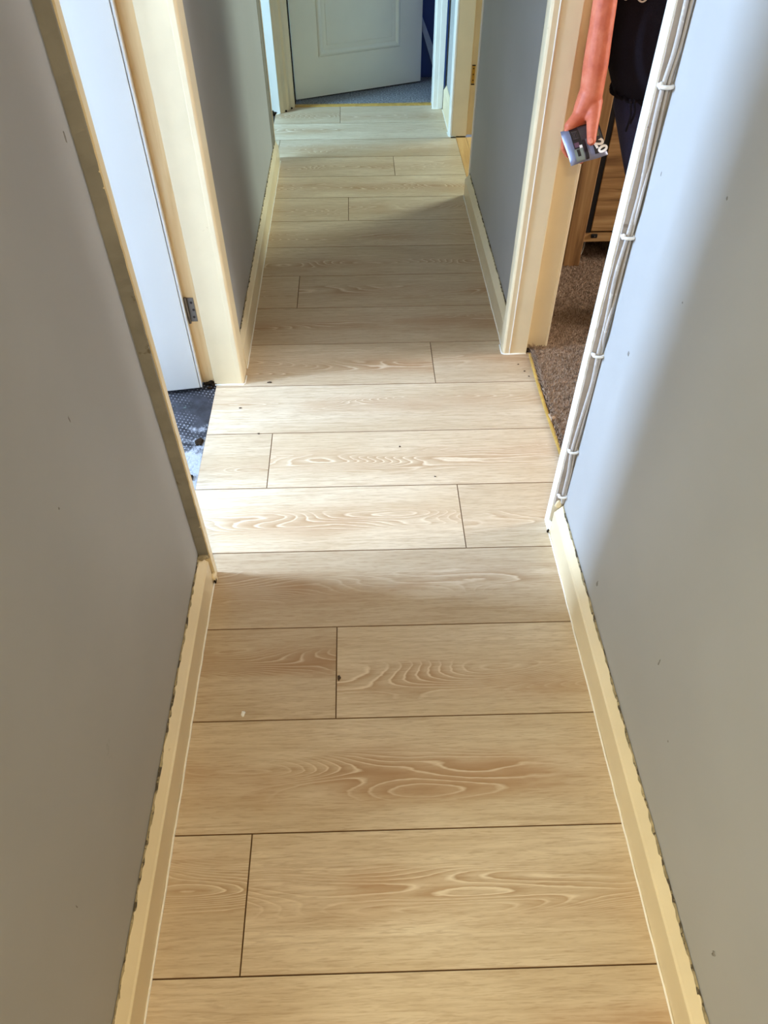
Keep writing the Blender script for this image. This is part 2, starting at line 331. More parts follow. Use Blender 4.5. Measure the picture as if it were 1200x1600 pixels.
def plank(poly, seed, tone, vc):
    k = len(poly); c = np.mean(poly, 0); g, b = 0.0004, 0.0010
    def inset(d):
        out = []
        for i in range(k):
            p0, p1, p2 = np.array(poly[i-1]), np.array(poly[i]), np.array(poly[(i+1) % k])
            e1 = (p1-p0)/np.linalg.norm(p1-p0); e2 = (p2-p1)/np.linalg.norm(p2-p1); n1 = np.array((-e1[1], e1[0])); n2 = np.array((-e2[1], e2[0]))
            m = (n1+n2); out.append(p1 + m*d/(m@n1))
        return out
    lo, hi = inset(g), inset(g+b)
    V = [(x,y,-.0095) for x,y in lo] + [(x,y,-.0013) for x,y in lo] + [(x,y,0) for x,y in hi]
    Fs = [tuple(range(k))[::-1], tuple(range(2*k,3*k))]
    fm = [1, 0]
    for a in (0, 1):
        for j in range(k): Fs.append((a*k+j, a*k+(j+1) % k, (a+1)*k+(j+1) % k, (a+1)*k+j)); fm.append(1)
    o = obj('plank', V, Fs, None, floor, mats=['oak_plank', 'plank_groove'], fmat=fm); me = o.data
    uvl = me.uv_layers.new(name='UVMap'); off = wloc(o)
    for lp in me.loops:
        v = me.vertices[lp.vertex_index].co; uvl.data[lp.index].uv = (v.x+off.x + seed*3.7, v.y+off.y-vc)
    for nm, val in (('seed', seed), ('tone', tone)):
        at_ = me.attributes.new(nm, 'FLOAT', 'POINT'); at_.data.foreach_set('value', [val]*len(me.vertices))
    return o
SEEDS = {}
for i in range(-12, 18):
    yc = line_y(i+.5, 0)
    xl = -.543 if (1.05 < yc < 2.14) else (-.52 if yc > 3.9 else -.50)
    xr = .540 if (1.15 < yc < 2.2) else (.487 if yc > 3.4 else .50)
    if yc > 4.25: xr = .46
    cuts = [xl] + joints.get(i, []) + [xr]
    for k in range(len(cuts)-1):
        a, b = cuts[k], cuts[k+1]; top = [(b, line_y(i+1, b)), (a, line_y(i+1, a))]
        if i == 17: top = [(b, 4.662), (a, 4.662)]
        poly = [(a, line_y(i, a)), (b, line_y(i, b))] + top
        tn = tones.get(i, (.5,)); plank(poly, (i+13)*1.37+k*0.61, tn[k % len(tn)], yc + random.uniform(-.03, .03))

# floors of the other rooms
tag(box('floor_bathroom', (-3.2,0.2,-.05), (-.5435,2.95,-.011), 'old_vinyl'), 'dark scraped vinyl floor with pale dots through the left doorway', 'floor', 'structure')
tag(box('floor_front_room', (-2.6,-2.6,-.05), (-.545,.1,-.011), 'subfloor'), 'floor of the front room behind the camera', 'floor', 'structure')
tag(box('floor_side_room', (-2.6,3.05,-.05), (-.521,5.0,-.011), 'subfloor'), 'dark floor inside the left room at the corridor end', 'floor', 'structure')
fl = tag(box('floor_far_room', (.60,3.35,-.05), (2.7,5.5,-.004), 'old_board'), 'bare orange boards in the far right doorway', 'floor', 'structure')
for k in range(2): box('board', (.488+.056*k, 3.44, -.03), (.543+.056*k, 4.163, -.004), 'old_board', fl, 0.0012)
tag(box('floor_bedroom', (-1.5,4.70,-.05), (.5,7.0,.004), 'grey_carpet'), 'grey carpet behind the end door', 'floor', 'structure')
cp = tag(box('floor_living_room', (.556,-1.6,-.05), (3.9,3.2,.004), 'brown_carpet'), 'brown carpet of the living room through the right doorway', 'carpet', 'structure')
def pile():
    n = 70000; pts = np.column_stack([rng.uniform(.557, 1.32, n), rng.uniform(1.34, 3.0, n)])
    pts = pts[(pts[:,0] > .60) | ((pts[:,1] > 1.34) & (pts[:,1] < 2.17))]
    edge = np.column_stack([rng.uniform(.548, .566, 900), rng.uniform(1.34, 2.16, 900)]); pts = np.vstack([pts, edge]); n = len(pts)
    r = rng.uniform(.0016, .0028, n); h = rng.uniform(.006, .011, n); ln = rng.normal(0, .0045, (n, 2)); h[-900:] *= 1.2; ln[-900:, 0] -= .004; k_ = (np.arange(n) >= n-900) & (pts[:,1] > 1.93); h[k_] *= 1.7; r[k_] *= .5; ln[k_, 0] -= rng.uniform(0, .02, k_.sum())
    ang = rng.uniform(0, 6.28, n); V = np.zeros((n, 4, 3))
    for k in range(3):
        V[:,k,0] = pts[:,0] + r*np.cos(ang+k*2.094); V[:,k,1] = pts[:,1] + r*np.sin(ang+k*2.094); V[:,k,2] = .002
    V[:,3,:2] = pts + ln; V[:,3,2] = .004 + h
    V = V.reshape(-1, 3); org = np.array((.94, 2.2, .002)); V = V - org
    f = np.array([[0,1,3],[1,2,3],[2,0,3]]); Fc = (f[None] + 4*np.arange(n)[:,None,None]).reshape(-1, 3)
    me = bpy.data.meshes.new('carpet_pile'); me.vertices.add(len(V)); me.vertices.foreach_set('co', V.ravel())
    me.loops.add(Fc.size); me.loops.foreach_set('vertex_index', Fc.ravel().astype(np.int32)); me.polygons.add(len(Fc)); me.polygons.foreach_set('loop_start', (np.arange(len(Fc))*3).astype(np.int32))
    me.update(); me.validate(); me.materials.append(MAT['brown_carpet'])
    o = bpy.data.objects.new('carpet_pile', me); COL.objects.link(o); o.parent = cp; o.location = Vector(org) - wloc(cp); o['kind'] = 'stuff'
pile()
# strips at the doorways
st = spline([(.5435,1.34,.0), (.545,1.5,.001), (.546,1.62,.001), (.541,1.8,.001), (.540,1.95,.0005), (.541,2.05,.001), (.5425,2.118,.001)], 6)
tag(tube('threshold_strip', [Vector((p.x-.002, p.y, p.z+.001)) for p in st], .006, 'edge_strip_gold'), 'thin golden edging strip between floor planks and brown carpet', 'edging')
tag(box('threshold_strip', (-.43,4.663,-.008), (.40,4.70,.004), 'edge_strip_gold', None, .003), 'flat dull gold threshold strip under the end door', 'edging')
tag(lump('carpet_fluff', (.548, 1.765, .005), (.009, .016, .006), 'brown_carpet', None, 2, .6, 5), 'frayed fluff of carpet lying on golden edging strip', 'fluff')

# ------------------------------------------------------------------ baseboards
def skirting(name, side, y0, y1, label, front=None, h1=.078, h2=.1, ragged=True):
    s = -1 if side == 'l' else 1; wx = WL if side == 'l' else WR; fx = front if front is not None else s*.449
    b = tag(prism_y(name, [(wx,0),(fx,0),(fx,h1),(fx-s*-.004,h1+.003),(wx-s*.004,h2),(wx,h2)], y0, y1, 'cream_gloss', None, .0012), label, 'baseboard', 'structure')
    # caulk bead along the floor
    n = max(4, int((y1-y0)/.03)); P = [(fx - s*(.0012+random.uniform(0,.0012)), y0+(y1-y0)*i/n, .0005) for i in range(n+1)]
    tube('caulk_bead', P, .0022, 'caulk', b, 6)
    if ragged:   # crusty old paint line where the board meets the wall
        n = int((y1-y0)/.012); V, Fs = [], []
        for i in range(n+1):
            y = y0 + (y1-y0)*i/n; up = h2 + random.uniform(.001, .004); dn = h2 - random.uniform(.0, .003)
            V += [(wx-s*.0045, y, dn-.002), (wx-s*random.uniform(.002,.006), y, dn+.002), (wx-s*.0008, y, up), (wx, y, dn-.002)]
        for i in range(n):
            for j in range(4): Fs.append((4*i+j, 4*i+(j+1) % 4, 4*i+4+(j+1) % 4, 4*i+4+j))
        o = obj('paint_crust', V, Fs, 'old_paint_edge', b); fix(o)
    return b
skirting('baseboard_left', 'l', -.25, 1.153, 'cream chamfered baseboard along the near left wall', -.4465)
skirting('baseboard_left', 'l', 2.073, 3.868, 'cream baseboard along the far left wall past the white door', -.4495)
skirting('baseboard_right', 'r', -2.6, 1.290, 'cream chamfered baseboard along the near right wall', .4505)
skirting('baseboard_right', 'r', 2.184, 3.42, 'cream baseboard along the far right wall past the living room doorway', .4495)
skirting('baseboard_right', 'r', 4.232, 4.585, 'short white baseboard in the corner beside the end door', .4535, .105, .125, False)

# ------------------------------------------------------------------ door frames
def frame(name, label, loc): return tag(empty(name, loc), label, 'door frame', 'structure')
def hinge(parent, verts_fn, z0, z1, mat, dark):
    pass
# left doorway: bare lining edge near, jamb with hinge far
f1 = frame('trim_1', 'cream door frame around the left doorway with exposed near lining', (-.52, 1.57, 0))
def ragged_post(name, x0, x1, y0, y1, z0, z1, mat, parent, sgn, seed):
    rr = random.Random(seed); n = 150; V, Fs = [], []
    for i in range(n+1):
        z = z0 + (z1-z0)*i/n; j = rr.uniform(-.0012, .0012) + .0015*math.sin(z*9+seed)
        V += [(x0, y0, z), (x1, y0+j*sgn, z), (x1, y1, z), (x0, y1, z)]
    for i in range(n):
        for j in range(4): Fs.append((4*i+j, 4*i+(j+1) % 4, 4*i+4+(j+1) % 4, 4*i+4+j))
    Fs += [(0,3,2,1), (4*n,4*n+1,4*n+2,4*n+3)]
    o = obj(name, V, Fs, mat, parent); fix(o); return o
ragged_post('jamb', BL, -.4405, 1.161, 1.182, 0, DH, 'cream_gloss', f1, 1, 3)
ragged_post('bare_edge', WL-.01, -.4435, 1.1572, 1.1612, .1, DH, 'raw_plaster', f1, 1, 5)
lump('filler_lump', (-.443,1.157,.008), (.006,.012,.02), 'cream_gloss', f1, 2, .3, 2); lump('filler_lump', (-.4405,1.148,.006), (.003,.006,.009), 'dirt', f1, 2, .4, 3)
lump('filler_lump', (-.456,1.148,.1), (.014,.009,.006), 'old_paint_edge', f1, 2, .35, 4)
box('jamb', (-.6,2.0,0), (-.549,2.012,DH), 'raw_pine', f1)
box('jamb', (-.549,2.002,0), (-.470,2.02,DH), 'cream_gloss', f1)
box('door_stop', (-.548,1.985,0), (-.4685,2.003,DH), 'cream_gloss', f1, .0015)
prism_z('architrave', [(-.4695,1.984),(-.456,1.984),(-.452,1.987),(-.4495,1.993),(-.4495,2.062),(-.453,2.072),(-.4695,2.072)], 0, DH+.06, 'cream_gloss', f1, .001)
tube('caulk_bead', [(-.546,1.983,.001),(-.47,1.982,.001),(-.452,1.981,.001),(-.447,1.988,.001),(-.446,2.03,.001)], .0028, 'caulk', f1, 6)
for k, (x, y, z, r) in enumerate([(-.575,1.99,.004,.011), (-.56,1.992,.006,.013), (-.55,1.984,.003,.009), (-.566,1.976,-.004,.009)]): lump('grime_and_gap', (x,y,z-.002), (r*.9,r*.35,r*.55), 'dirt', f1, 3, .35, 20+k)
box('head', (BL,1.157,DH), (-.4405,2.03,DH+.04), 'cream_gloss', f1)
hg = box('hinge', (-.5825,1.9975,.236), (-.5615,2.0,.318), 'steel', f1, .0006)
for k in range(3):
    z = .252 + k*.025; V, Fs = tubev([(-.570+(.003 if k == 1 else 0),1.9970,z), (-.570+(.003 if k == 1 else 0),1.9978,z)], .0042, 10); obj('screw', V, Fs, 'screw_dark', hg)
tube('hinge_pin', [(-.5845,1.992,.234),(-.5845,1.992,.322)], .0042, 'steel', hg, 10)
# white door swung into the left room
d1 = tag(empty('door_1', (-.5865,1.968,.004)), 'plain white panelled door swung open into the left room', 'door', 'structure')
DX = Vector((-.99, -.14, 0)).normalized(); DN = Vector((-.14, .99, 0)).normalized(); D0 = Vector((-.5865, 1.966, .004))
def slab(name, o, dx, dn, u0, u1, z0, z1, t0, t1, mat, parent, bv=.0015):
    V = [o + dx*u + dn*t + Vector((0,0,z)) for z in (z0, z1) for (u, t) in ((u0,t0),(u1,t0),(u1,t1),(u0,t1))]
    ob = obj(name, V, BF, mat, parent); fix(ob)
    if bv: bevel(ob, bv)
    return ob
slab('lipping', D0, DX, DN, 0, .006, 0, 1.98, .001, .036, 'door_white', d1, .001)
slab('stile', D0, DX, DN, .0078, .140, 0, 1.98, 0, .036, 'door_white', d1)
slab('stile', D0, DX, DN, .614, .76, 0, 1.98, 0, .036, 'door_white', d1)
slab('rail', D0, DX, DN, .1406, .6135, 0, .178, 0, .036, 'door_white', d1); slab('rail', D0, DX, DN, .1406, .6135, .86, 1.0, 0, .036, 'door_white', d1); slab('rail', D0, DX, DN, .1406, .6135, 1.85, 1.98, 0, .036, 'door_white', d1)
for z0, z1 in ((.178, .86), (1.0, 1.85)):
    slab('panel', D0, DX, DN, .141, .613, z0, z1, .012, .026, 'door_white', d1, 0)
    V = [D0 + DX*u + DN*t + Vector((0,0,z)) for (u, z, t) in ((.141,z0,.001),(.613,z0,.001),(.613,z1,.001),(.141,z1,.001),(.159,z0+.018,.0125),(.595,z0+.018,.0125),(.595,z1-.018,.0125),(.159,z1-.018,.0125))]
    fix(obj('moulding', V, [(0,1,5,4),(1,2,6,5),(2,3,7,6),(3,0,4,7)], 'door_white', d1))
# right doorway to the living room
f2 = frame('trim_2', 'cream painted door frame of the right-hand living room doorway', (.53, 1.72, 0))
ragged_post('jamb', BR, .4455, 1.299, 1.334, 0, DH, 'white_gloss', f2, 1, 8)
ragged_post('bare_edge', WR+.01, .4485, 1.2952, 1.2992, .1, DH, 'raw_strip', f2, 1, 9)
lump('filler_lump', (.4495,1.293,.012), (.005,.012,.022), 'white_gloss', f2, 2, .3, 6); lump('filler_lump', (.4455,1.286,.008), (.003,.005,.008), 'dirt', f2, 2, .4, 7)
lump('filler_lump', (.458,1.292,.104), (.009,.003,.016), 'cream_gloss', f2, 2, .2, 8)
box('jamb', (.47,2.160,0), (BR,2.185,DH), 'cream_gloss', f2)
o = box('door_stop', (.4665,2.125,0), (.528,2.162,DH), 'cream_gloss', f2); bevel(o, .002)
prism_z('architrave', [(.4665,2.123),(.452,2.123),(.447,2.126),(.4445,2.131),(.4445,2.172),(.449,2.184),(.471,2.184)], 0, DH+.06, 'cream_gloss', f2, .001)
prism_z('bead', [(.466,2.1215),(.4695,2.1215),(.4695,2.126),(.466,2.126)], 0, DH, 'white_gloss', f2, .001)
prism_z('architrave', [(.598,2.158),(.605,2.158),(.608,2.163),(.608,2.21),(.601,2.21)], 0, DH+.06, 'cream_gloss', f2, .001)
tube('caulk_bead', [(.5265,2.122,.001),(.49,2.1215,.001),(.466,2.121,.001),(.449,2.122,.001),(.4425,2.127,.001),(.4415,2.14,.001),(.442,2.18,.001)], .003, 'caulk', f2, 6)
lump('grime_and_gap', (.535,2.14,.001), (.008,.012,.006), 'dirt', f2, 2, .5, 31)
box('head', (.4455,1.295,DH), (BR,2.184,DH+.04), 'cream_gloss', f2)
# far left doorway
f3 = frame('trim_3', 'pale door frame of the left doorway at the corridor end', (-.53, 4.2, 0))
ragged_post('jamb', BL, -.4645, 3.870, 3.886, 0, DH, 'cream_gloss', f3, 1, 11)
box('bare_edge', (WL-.001,3.752,.1), (WL+.0012,3.8685,DH), 'raw_plaster', f3)
box('jamb', (BL-.02,4.556,.0), (-.4915,4.6,DH), 'white_gloss', f3, .0015)
box('head', (BL,3.868,DH), (-.4645,4.6,DH+.04), 'cream_gloss', f3)
lump('grime_and_gap', (-.532,4.553,.004), (.02,.004,.012), 'dirt', f3, 2, .5, 33)  # this dark lump paints the shaded gap at the jamb foot
tube('caulk_bead', [(-.52,4.5535,.001),(-.49,4.5535,.001)], .003, 'caulk', f3, 6)
# far right doorway
f4 = frame('trim_4', 'cream door frame of the far right doorway with brass hinge', (.53, 3.8, 0))
box('jamb', (.4665,3.425,0), (BR,3.436,DH), 'white_gloss', f4)
box('door_stop', (.4645,4.165,.0), (.545,4.192,DH), 'cream_gloss', f4, .0015)
box('jamb', (.5455,4.176,.004), (BR,4.192,DH), 'cream_gloss', f4, .001)
prism_z('architrave', [(.4645,4.1645),(.456,4.1645),(.451,4.169),(.450,4.175),(.450,4.222),(.454,4.230),(.4725,4.230)], 0, DH+.06, 'white_gloss', f4, .001)
tube('caulk_bead', [(.489,4.1625,.001),(.456,4.162,.001),(.4475,4.168,.001),(.447,4.225,.001)], .003, 'caulk', f4, 6)
box('head', (.4665,3.425,DH), (BR,4.23,DH+.04), 'cream_gloss', f4)
hg2 = box('hinge', (.5515,4.1735,.255), (.5665,4.176,.338), 'brass', f4, .0006)
for z in (.270, .297, .324):
    V, Fs = tubev([(.559,4.1729,z),(.559,4.1737,z)], .0034, 10); obj('screw', V, Fs, 'brass_dark', hg2)
for z in (.2515, .3385): box('hinge_end', (.5505,4.1725,z-.003), (.5675,4.176,z+.002), 'brass_dark', hg2)
# end doorway
f5 = frame('trim_5', 'door frame of the doorway at the end of the corridor', (0, 4.62, 0))
prism_z('jamb', [(-.4905,4.556),(-.472,4.572),(-.455,4.606),(-.442,4.612),(-.432,4.640),(-.414,4.662),(-.414,4.70),(-.53,4.70),(-.53,4.601),(-.4905,4.601)], 0, DH, 'cream_gloss', f5, .001)
prism_z('jamb', [(.394,4.607),(.398,4.600),(.4535,4.600),(.4535,4.70),(.394,4.70)], 0, DH, 'white_gloss', f5, .001)
box('jamb_edge', (.4225,4.5965,.0), (.4525,4.6005,DH), 'white_gloss', f5, .001)
box('head', (-.49,4.58,DH), (.4535,4.70,DH+.04), 'cream_gloss', f5)
tube('caulk_bead', [(.392,4.606,.001),(.397,4.597,.001),(.42,4.595,.001),(.45,4.594,.001)], .003, 'caulk', f5, 6)
box('gap_shade', (-.45,4.7005,0), (-.4105,4.7495,DH), 'dirt', f5)  # dark box added as painted shade for the gap beside the door's hinge edge
for k, (x, y) in enumerate([(-.462,4.588), (-.43,4.635)]): lump('grime_and_gap', (x,y,.004), (.006,.004,.005), 'dirt', f5, 2, .5, 40+k)
d2 = tag(empty('door_2', (-.412,4.748,.006)), 'ivory moulded panel door ajar at the end of the corridor', 'door', 'structure')
EX = Vector((.77, .318, 0)).normalized(); EN = Vector((-.318, .77, 0)).normalized(); E0 = Vector((-.407, 4.750, .012))
slab('leaf', E0, EX, EN, 0, .826, 0, 1.97, 0, .036, 'door_ivory', d2)
def mould_ring(u0, u1, z0, z1):
    prof = [(0, .0), (.006, -.006), (.014, -.0075), (.022, -.004), (.030, .0005), (.036, -.0005)]   # inset, height
    V, Fs = [], []
    for (i, h) in prof: V += [E0 + EX*u + EN*h + Vector((0,0,z)) for u, z in ((u0+i,z0+i),(u1-i,z0+i),(u1-i,z1-i),(u0+i,z1-i))]
    for a in range(len(prof)-1):
        for j in range(4): Fs.append((4*a+j, 4*a+(j+1) % 4, 4*a+4+(j+1) % 4, 4*a+4+j))
    fix(obj('panel_moulding', V, Fs, 'door_ivory', d2))
    slab('panel', E0, EX, EN, u0+.055, u1-.055, z0+.055, z1-.055, -.003, .001, 'door_ivory', d2, .0028)
mould_ring(.155, .68, .205, .92); mould_ring(.155, .68, 1.08, 1.83)
a, b = at(660, 26, 5.165), at(684, 92, 5.165); c, d = at(684, 132, 5.165), at(660, 48, 5.165)
V = [a, b, c, d] + [p + Vector((0, -.018, 0)) for p in (a, b, c, d)]
o = obj('leaning_board', V, BF, 'board_pale'); fix(o); tag(o, 'pale diagonal board against the dark blue wall behind the end door', 'board')

# ------------------------------------------------------------------ cables and clips on the right lining
def cable(ctrl, r, label):
    return tag(tube('electrical_cable', spline(ctrl, 8), r, 'cable_grey', None, 8), label, 'cable', None, 'cables on the right door lining')
YC = 1.290
cable([(.456,YC,2.0),(.455,YC,1.6),(.458,YC,1.25),(.460,YC,1.15),(.456,YC,1.094),(.457,YC,1.02),(.462,YC,.93),(.460,YC,.839),(.456,YC,.76),(.460,YC,.66),(.461,YC,.574),(.464,YC,.50),(.460,YC,.40),(.457,YC,.296),(.462,YC,.22),(.463,YC,.14),(.466,YC,.112)], .0040, 'thicker grey cable clipped down the exposed edge of the right doorway')
cable([(.4655,YC,2.0),(.466,YC,1.6),(.467,YC,1.25),(.468,YC,1.16),(.4645,YC+.001,1.094),(.467,YC,1.0),(.4655,YC-.005,.90),(.467,YC,.839),(.4665,YC,.72),(.4625,YC-.006,.64),(.4675,YC,.574),(.468,YC,.47),(.466,YC-.002,.38),(.4645,YC,.296),(.4685,YC,.22),(.469,YC,.14),(.4695,YC,.112)], .0030, 'thinner pale cable twisting beside the thicker one on the right doorway edge')
order = ['topmost', 'second from top', 'middle', 'second from bottom', 'lowest']
for k, (x, z) in enumerate([(.461,1.094), (.462,.839), (.462,.574), (.461,.296), (.463,.14)]):
    e = tag(empty('cable_clip', (x, YC, z)), f'white plastic cable clip on right doorway edge, {order[k]} of the five', 'cable clip', None, 'cable clips')
    pts = [(x-.0115,YC+.005,z),(x-.0105,YC-.004,z),(x-.005,YC-.0085,z),(x+.005,YC-.0085,z),(x+.0095,YC-.004,z),(x+.0100,YC+.005,z)]
    tube('strap', spline(pts, 4), .0034, 'white_plastic', e, 8); lump('nail_boss', (x-.0105,YC-.003,z+.001), (.0042,.0045,.006), 'white_plastic', e, 2, .12, k+50)

# ------------------------------------------------------------------ sideboard in the living room
sb = tag(empty('sideboard', (1.36,2.94,0)), 'brown wooden sideboard with black strip in the living room', 'sideboard')
def leg(x0, x1, y0, y1): bevel(box('leg', (x0,y0,.004), (x1,y1,.80), 'acacia_upright', sb), .004)
leg(.779,.845,2.72,2.785); leg(1.855,1.921,2.72,2.785); leg(.779,.845,3.08,3.145); leg(1.855,1.921,3.08,3.145)
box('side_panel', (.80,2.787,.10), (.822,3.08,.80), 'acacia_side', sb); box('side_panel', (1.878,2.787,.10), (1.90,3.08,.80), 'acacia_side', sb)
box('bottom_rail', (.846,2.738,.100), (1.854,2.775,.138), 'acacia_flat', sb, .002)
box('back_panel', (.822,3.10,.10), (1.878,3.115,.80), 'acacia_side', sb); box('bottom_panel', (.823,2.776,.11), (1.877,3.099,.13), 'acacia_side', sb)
box('black_strip', (.8465,2.735,.139), (.868,2.775,.80), 'black_metal_and_strip', sb, .001); box('black_strip', (1.832,2.735,.139), (1.8535,2.775,.80), 'black_metal_and_strip', sb, .001)  # black strips filling the gaps between front legs and doors
for x0, x1 in ((.869,1.346), (1.354,1.831)):
    dr = box('door', (x0,2.733,.146), (x1,2.757,.79), 'acacia_flat', sb, .002)
ct = box('catch', (.873,2.730,.118), (.899,2.7385,.134), 'black_metal_and_strip', sb, .003); lump('stud', (.887,2.728,.127), (.003,.002,.003), 'steel', ct, 1, 0, 1)
box('top', (.765,2.70,.80), (1.935,3.16,.83), 'acacia_flat', sb, .004)
cab = spline([(.70,2.78,.012),(.735,2.71,.013),(.762,2.70,.014),(.772,2.76,.04),(.755,2.83,.075),(.74,2.90,.05),(.72,3.0,.014)], 8)
tag(tube('power_cord', cab, .0035, 'white_plastic'), 'white power cord looping on carpet left of sideboard leg', 'cord')
cab = spline([(.845,2.80,.014),(.862,2.79,.016),(.885,2.83,.04),(.90,2.90,.08),(.91,3.0,.09)], 8)
tag(tube('power_cord', cab, .003, 'white_plastic'), 'short white cord end emerging right of the sideboard leg', 'cord')

# ------------------------------------------------------------------ person in the living room doorway
BODY_V, BODY_F = [], []
def add_mesh(V, Fs):
    n = len(BODY_V); BODY_V.extend(V); BODY_F.extend([tuple(i+n for i in f) for f in Fs])
def sph(c, r, rot=None):
    bm = bmesh.new(); bmesh.ops.create_uvsphere(bm, u_segments=16, v_segments=10, radius=1)
    r = (r, r, r) if isinstance(r, (int, float)) else r; c = Vector(c)
    V = []
    for v in bm.verts:
        q = Vector((v.co.x*r[0], v.co.y*r[1], v.co.z*r[2]))
        if rot is not None: q = rot @ q
        V.append(c+q)
    Fs = [tuple(v.index for v in f.verts) for f in bm.faces]; bm.free(); add_mesh(V, Fs)
def cap(p0, r0, p1, r1):
    p0, p1 = Vector(p0), Vector(p1); n = max(2, int((p1-p0).length/(min(r0, r1)*0.5)))
    P = [p0.lerp(p1, i/n) for i in range(n+1)]; R = [r0+(r1-r0)*i/n for i in range(n+1)]
    V, Fs = tubev(P, R, 14); add_mesh(V, Fs); sph(p0, r0); sph(p1, r1)
def chain(*pr):
    for (a, ra), (b, rb) in zip(pr, pr[1:]): cap(a, ra, b, rb)
def remeshed(name, voxel, mat, parent, smooth=6):
    global BODY_V, BODY_F
    o = obj(name, BODY_V, BODY_F, mat, parent); BODY_V, BODY_F = [], []
    m = o.modifiers.new('r', 'REMESH'); m.mode = 'VOXEL'; m.voxel_size = voxel; m.use_smooth_shade = True
    s = o.modifiers.new('s', 'SMOOTH'); s.factor = 0.5; s.iterations = smooth
    dg = bpy.context.evaluated_depsgraph_get(); me = bpy.data.meshes.new_from_object(o.evaluated_get(dg)); o.modifiers.clear()
    old = o.data; o.data = me; bpy.data.meshes.remove(old)
    me.polygons.foreach_set('use_smooth', [True]*len(me.polygons)); return o
PX, PYY = .855, 2.30
per = tag(empty('person', (.94, PYY, .004)), 'person in black top and navy trousers holding a dark packet', 'person')
# joints
sh_r, el_r, wr_r = Vector((.700,2.20,1.345)), at(949,-22,2.105), at(923.5,148,2.085)
chain((sh_r,.050), (sh_r.lerp(el_r,.5),.046), (el_r,.031)); chain((el_r,.0295), (el_r.lerp(wr_r,.35),.0305), (el_r.lerp(wr_r,.7),.0325), (wr_r,.0305))
# hand: back of the hand to the viewer, fingers behind the packet, thumb in front
mcp = [at(897,194,2.070), at(889.5,197,2.060), at(906,195,2.080), at(916,195,2.088)]
palm = at(913,177,2.083)
chain((wr_r,.0285), (palm,.0235)); cap(palm, .0225, mcp[0], .0165); cap(at(907,180,2.075), .0205, mcp[1], .0140); cap(palm, .0215, mcp[2], .016); cap(at(921,172,2.090), .023, mcp[3], .015); cap(wr_r, .027, at(904,181,2.075), .019)
for k, (kn, ends) in enumerate(zip(mcp, [[(888,222,2.063),(892,243,2.062),(899,250,2.057)], [(882,215,2.056),(880.5,232,2.057),(887,243,2.057)], [(899,226,2.077),(903,248,2.073),(908,252,2.063)], [(912,224,2.083),(916,242,2.077),(920,247,2.067)]])):
    pts = [kn] + [at(*e) for e in ends]; rr_ = [.0105,.0098,.0088,.0078]; chain(*[(p, r*(.92 if k == 1 else 1)) for p, r in zip(pts, rr_)])
th = [at(928,160,2.082), at(927,182,2.055), at(925,204,2.025), at(924,220,2.003)]
chain((th[0],.0235), (th[1],.0185), (th[2],.0145), (th[3],.0123))
cap(at(920,150,2.085), .0295, at(911,170,2.080), .0255)
# other arm, hanging on the hidden side
sl, ell, wl = Vector((1.06,2.31,1.36)), Vector((1.11,2.32,1.06)), Vector((1.12,2.25,.82)); chain((sl,.05), (ell,.04), (wl,.027)); cap(wl, .024, (1.12,2.23,.75), .024)
for k in range(4): chain(((1.105+.01*k,2.205+.02*k,.74),.011), ((1.105+.008*k,2.195+.018*k,.70),.0095), ((1.105+.006*k,2.205+.016*k,.665),.008))
chain(((1.11,2.205,.79),.013), ((1.10,2.17,.755),.012), ((1.095,2.165,.72),.010))
# trunk, neck, head, legs (mostly under clothing)
cap(sh_r+Vector((.03,.02,0)), .055, sl+Vector((-.03,0,0)), .055); sph((PX,2.31,1.20), (.16,.10,.17)); sph((PX,2.30,.96), (.155,.11,.17)); sph((PX+.03,2.31,.83), (.15,.11,.12))
cap((PX,2.32,1.37), .052, (PX,2.305,1.49), .050); sph((PX,2.29,1.575), (.073,.088,.105)); sph((PX,2.255,1.525), (.052,.052,.045))
cap((PX,2.205,1.575), .008, (PX,2.192,1.555), .012); sph((PX-.074,2.30,1.57), (.008,.018,.028)); sph((PX+.074,2.30,1.57), (.008,.018,.028)); sph((PX,2.215,1.518), (.024,.012,.008))
for fx in (.925, 1.09): chain(((fx-.03,2.31,.80),.072), ((fx,2.29,.46),.052), ((fx,2.32,.09),.036)); cap((fx,2.32,.05), .034, (fx-.01,2.17,.035), .026)
body = remeshed('body', .0035, 'skin', per, 5)
# thumb nail, eyes, hair
nl = at(923.0,220,1.9915); Rn = M3.copy()
bm = bmesh.new(); bmesh.ops.create_uvsphere(bm, u_segments=14, v_segments=8, radius=1); V = [nl + Rn @ Vector((v.co.x*.0062, v.co.y*.0082, v.co.z*.0016)) for v in bm.verts]; Fs = [tuple(v.index for v in f.verts) for f in bm.faces]; bm.free()
tag(obj('thumb_nail', V, Fs, 'nail', per, smooth=True), 'pale thumb nail')
for s_ in (-1, 1): lump('eye', (PX+s_*.03,2.213,1.585), (.012,.008,.008), 'print_white', per, 2, 0, 1)
sph((PX,2.315,1.605), (.086,.092,.10)); sph((PX,2.34,1.50), (.075,.06,.10)); remeshed('hair', .006, 'hair', per, 3)
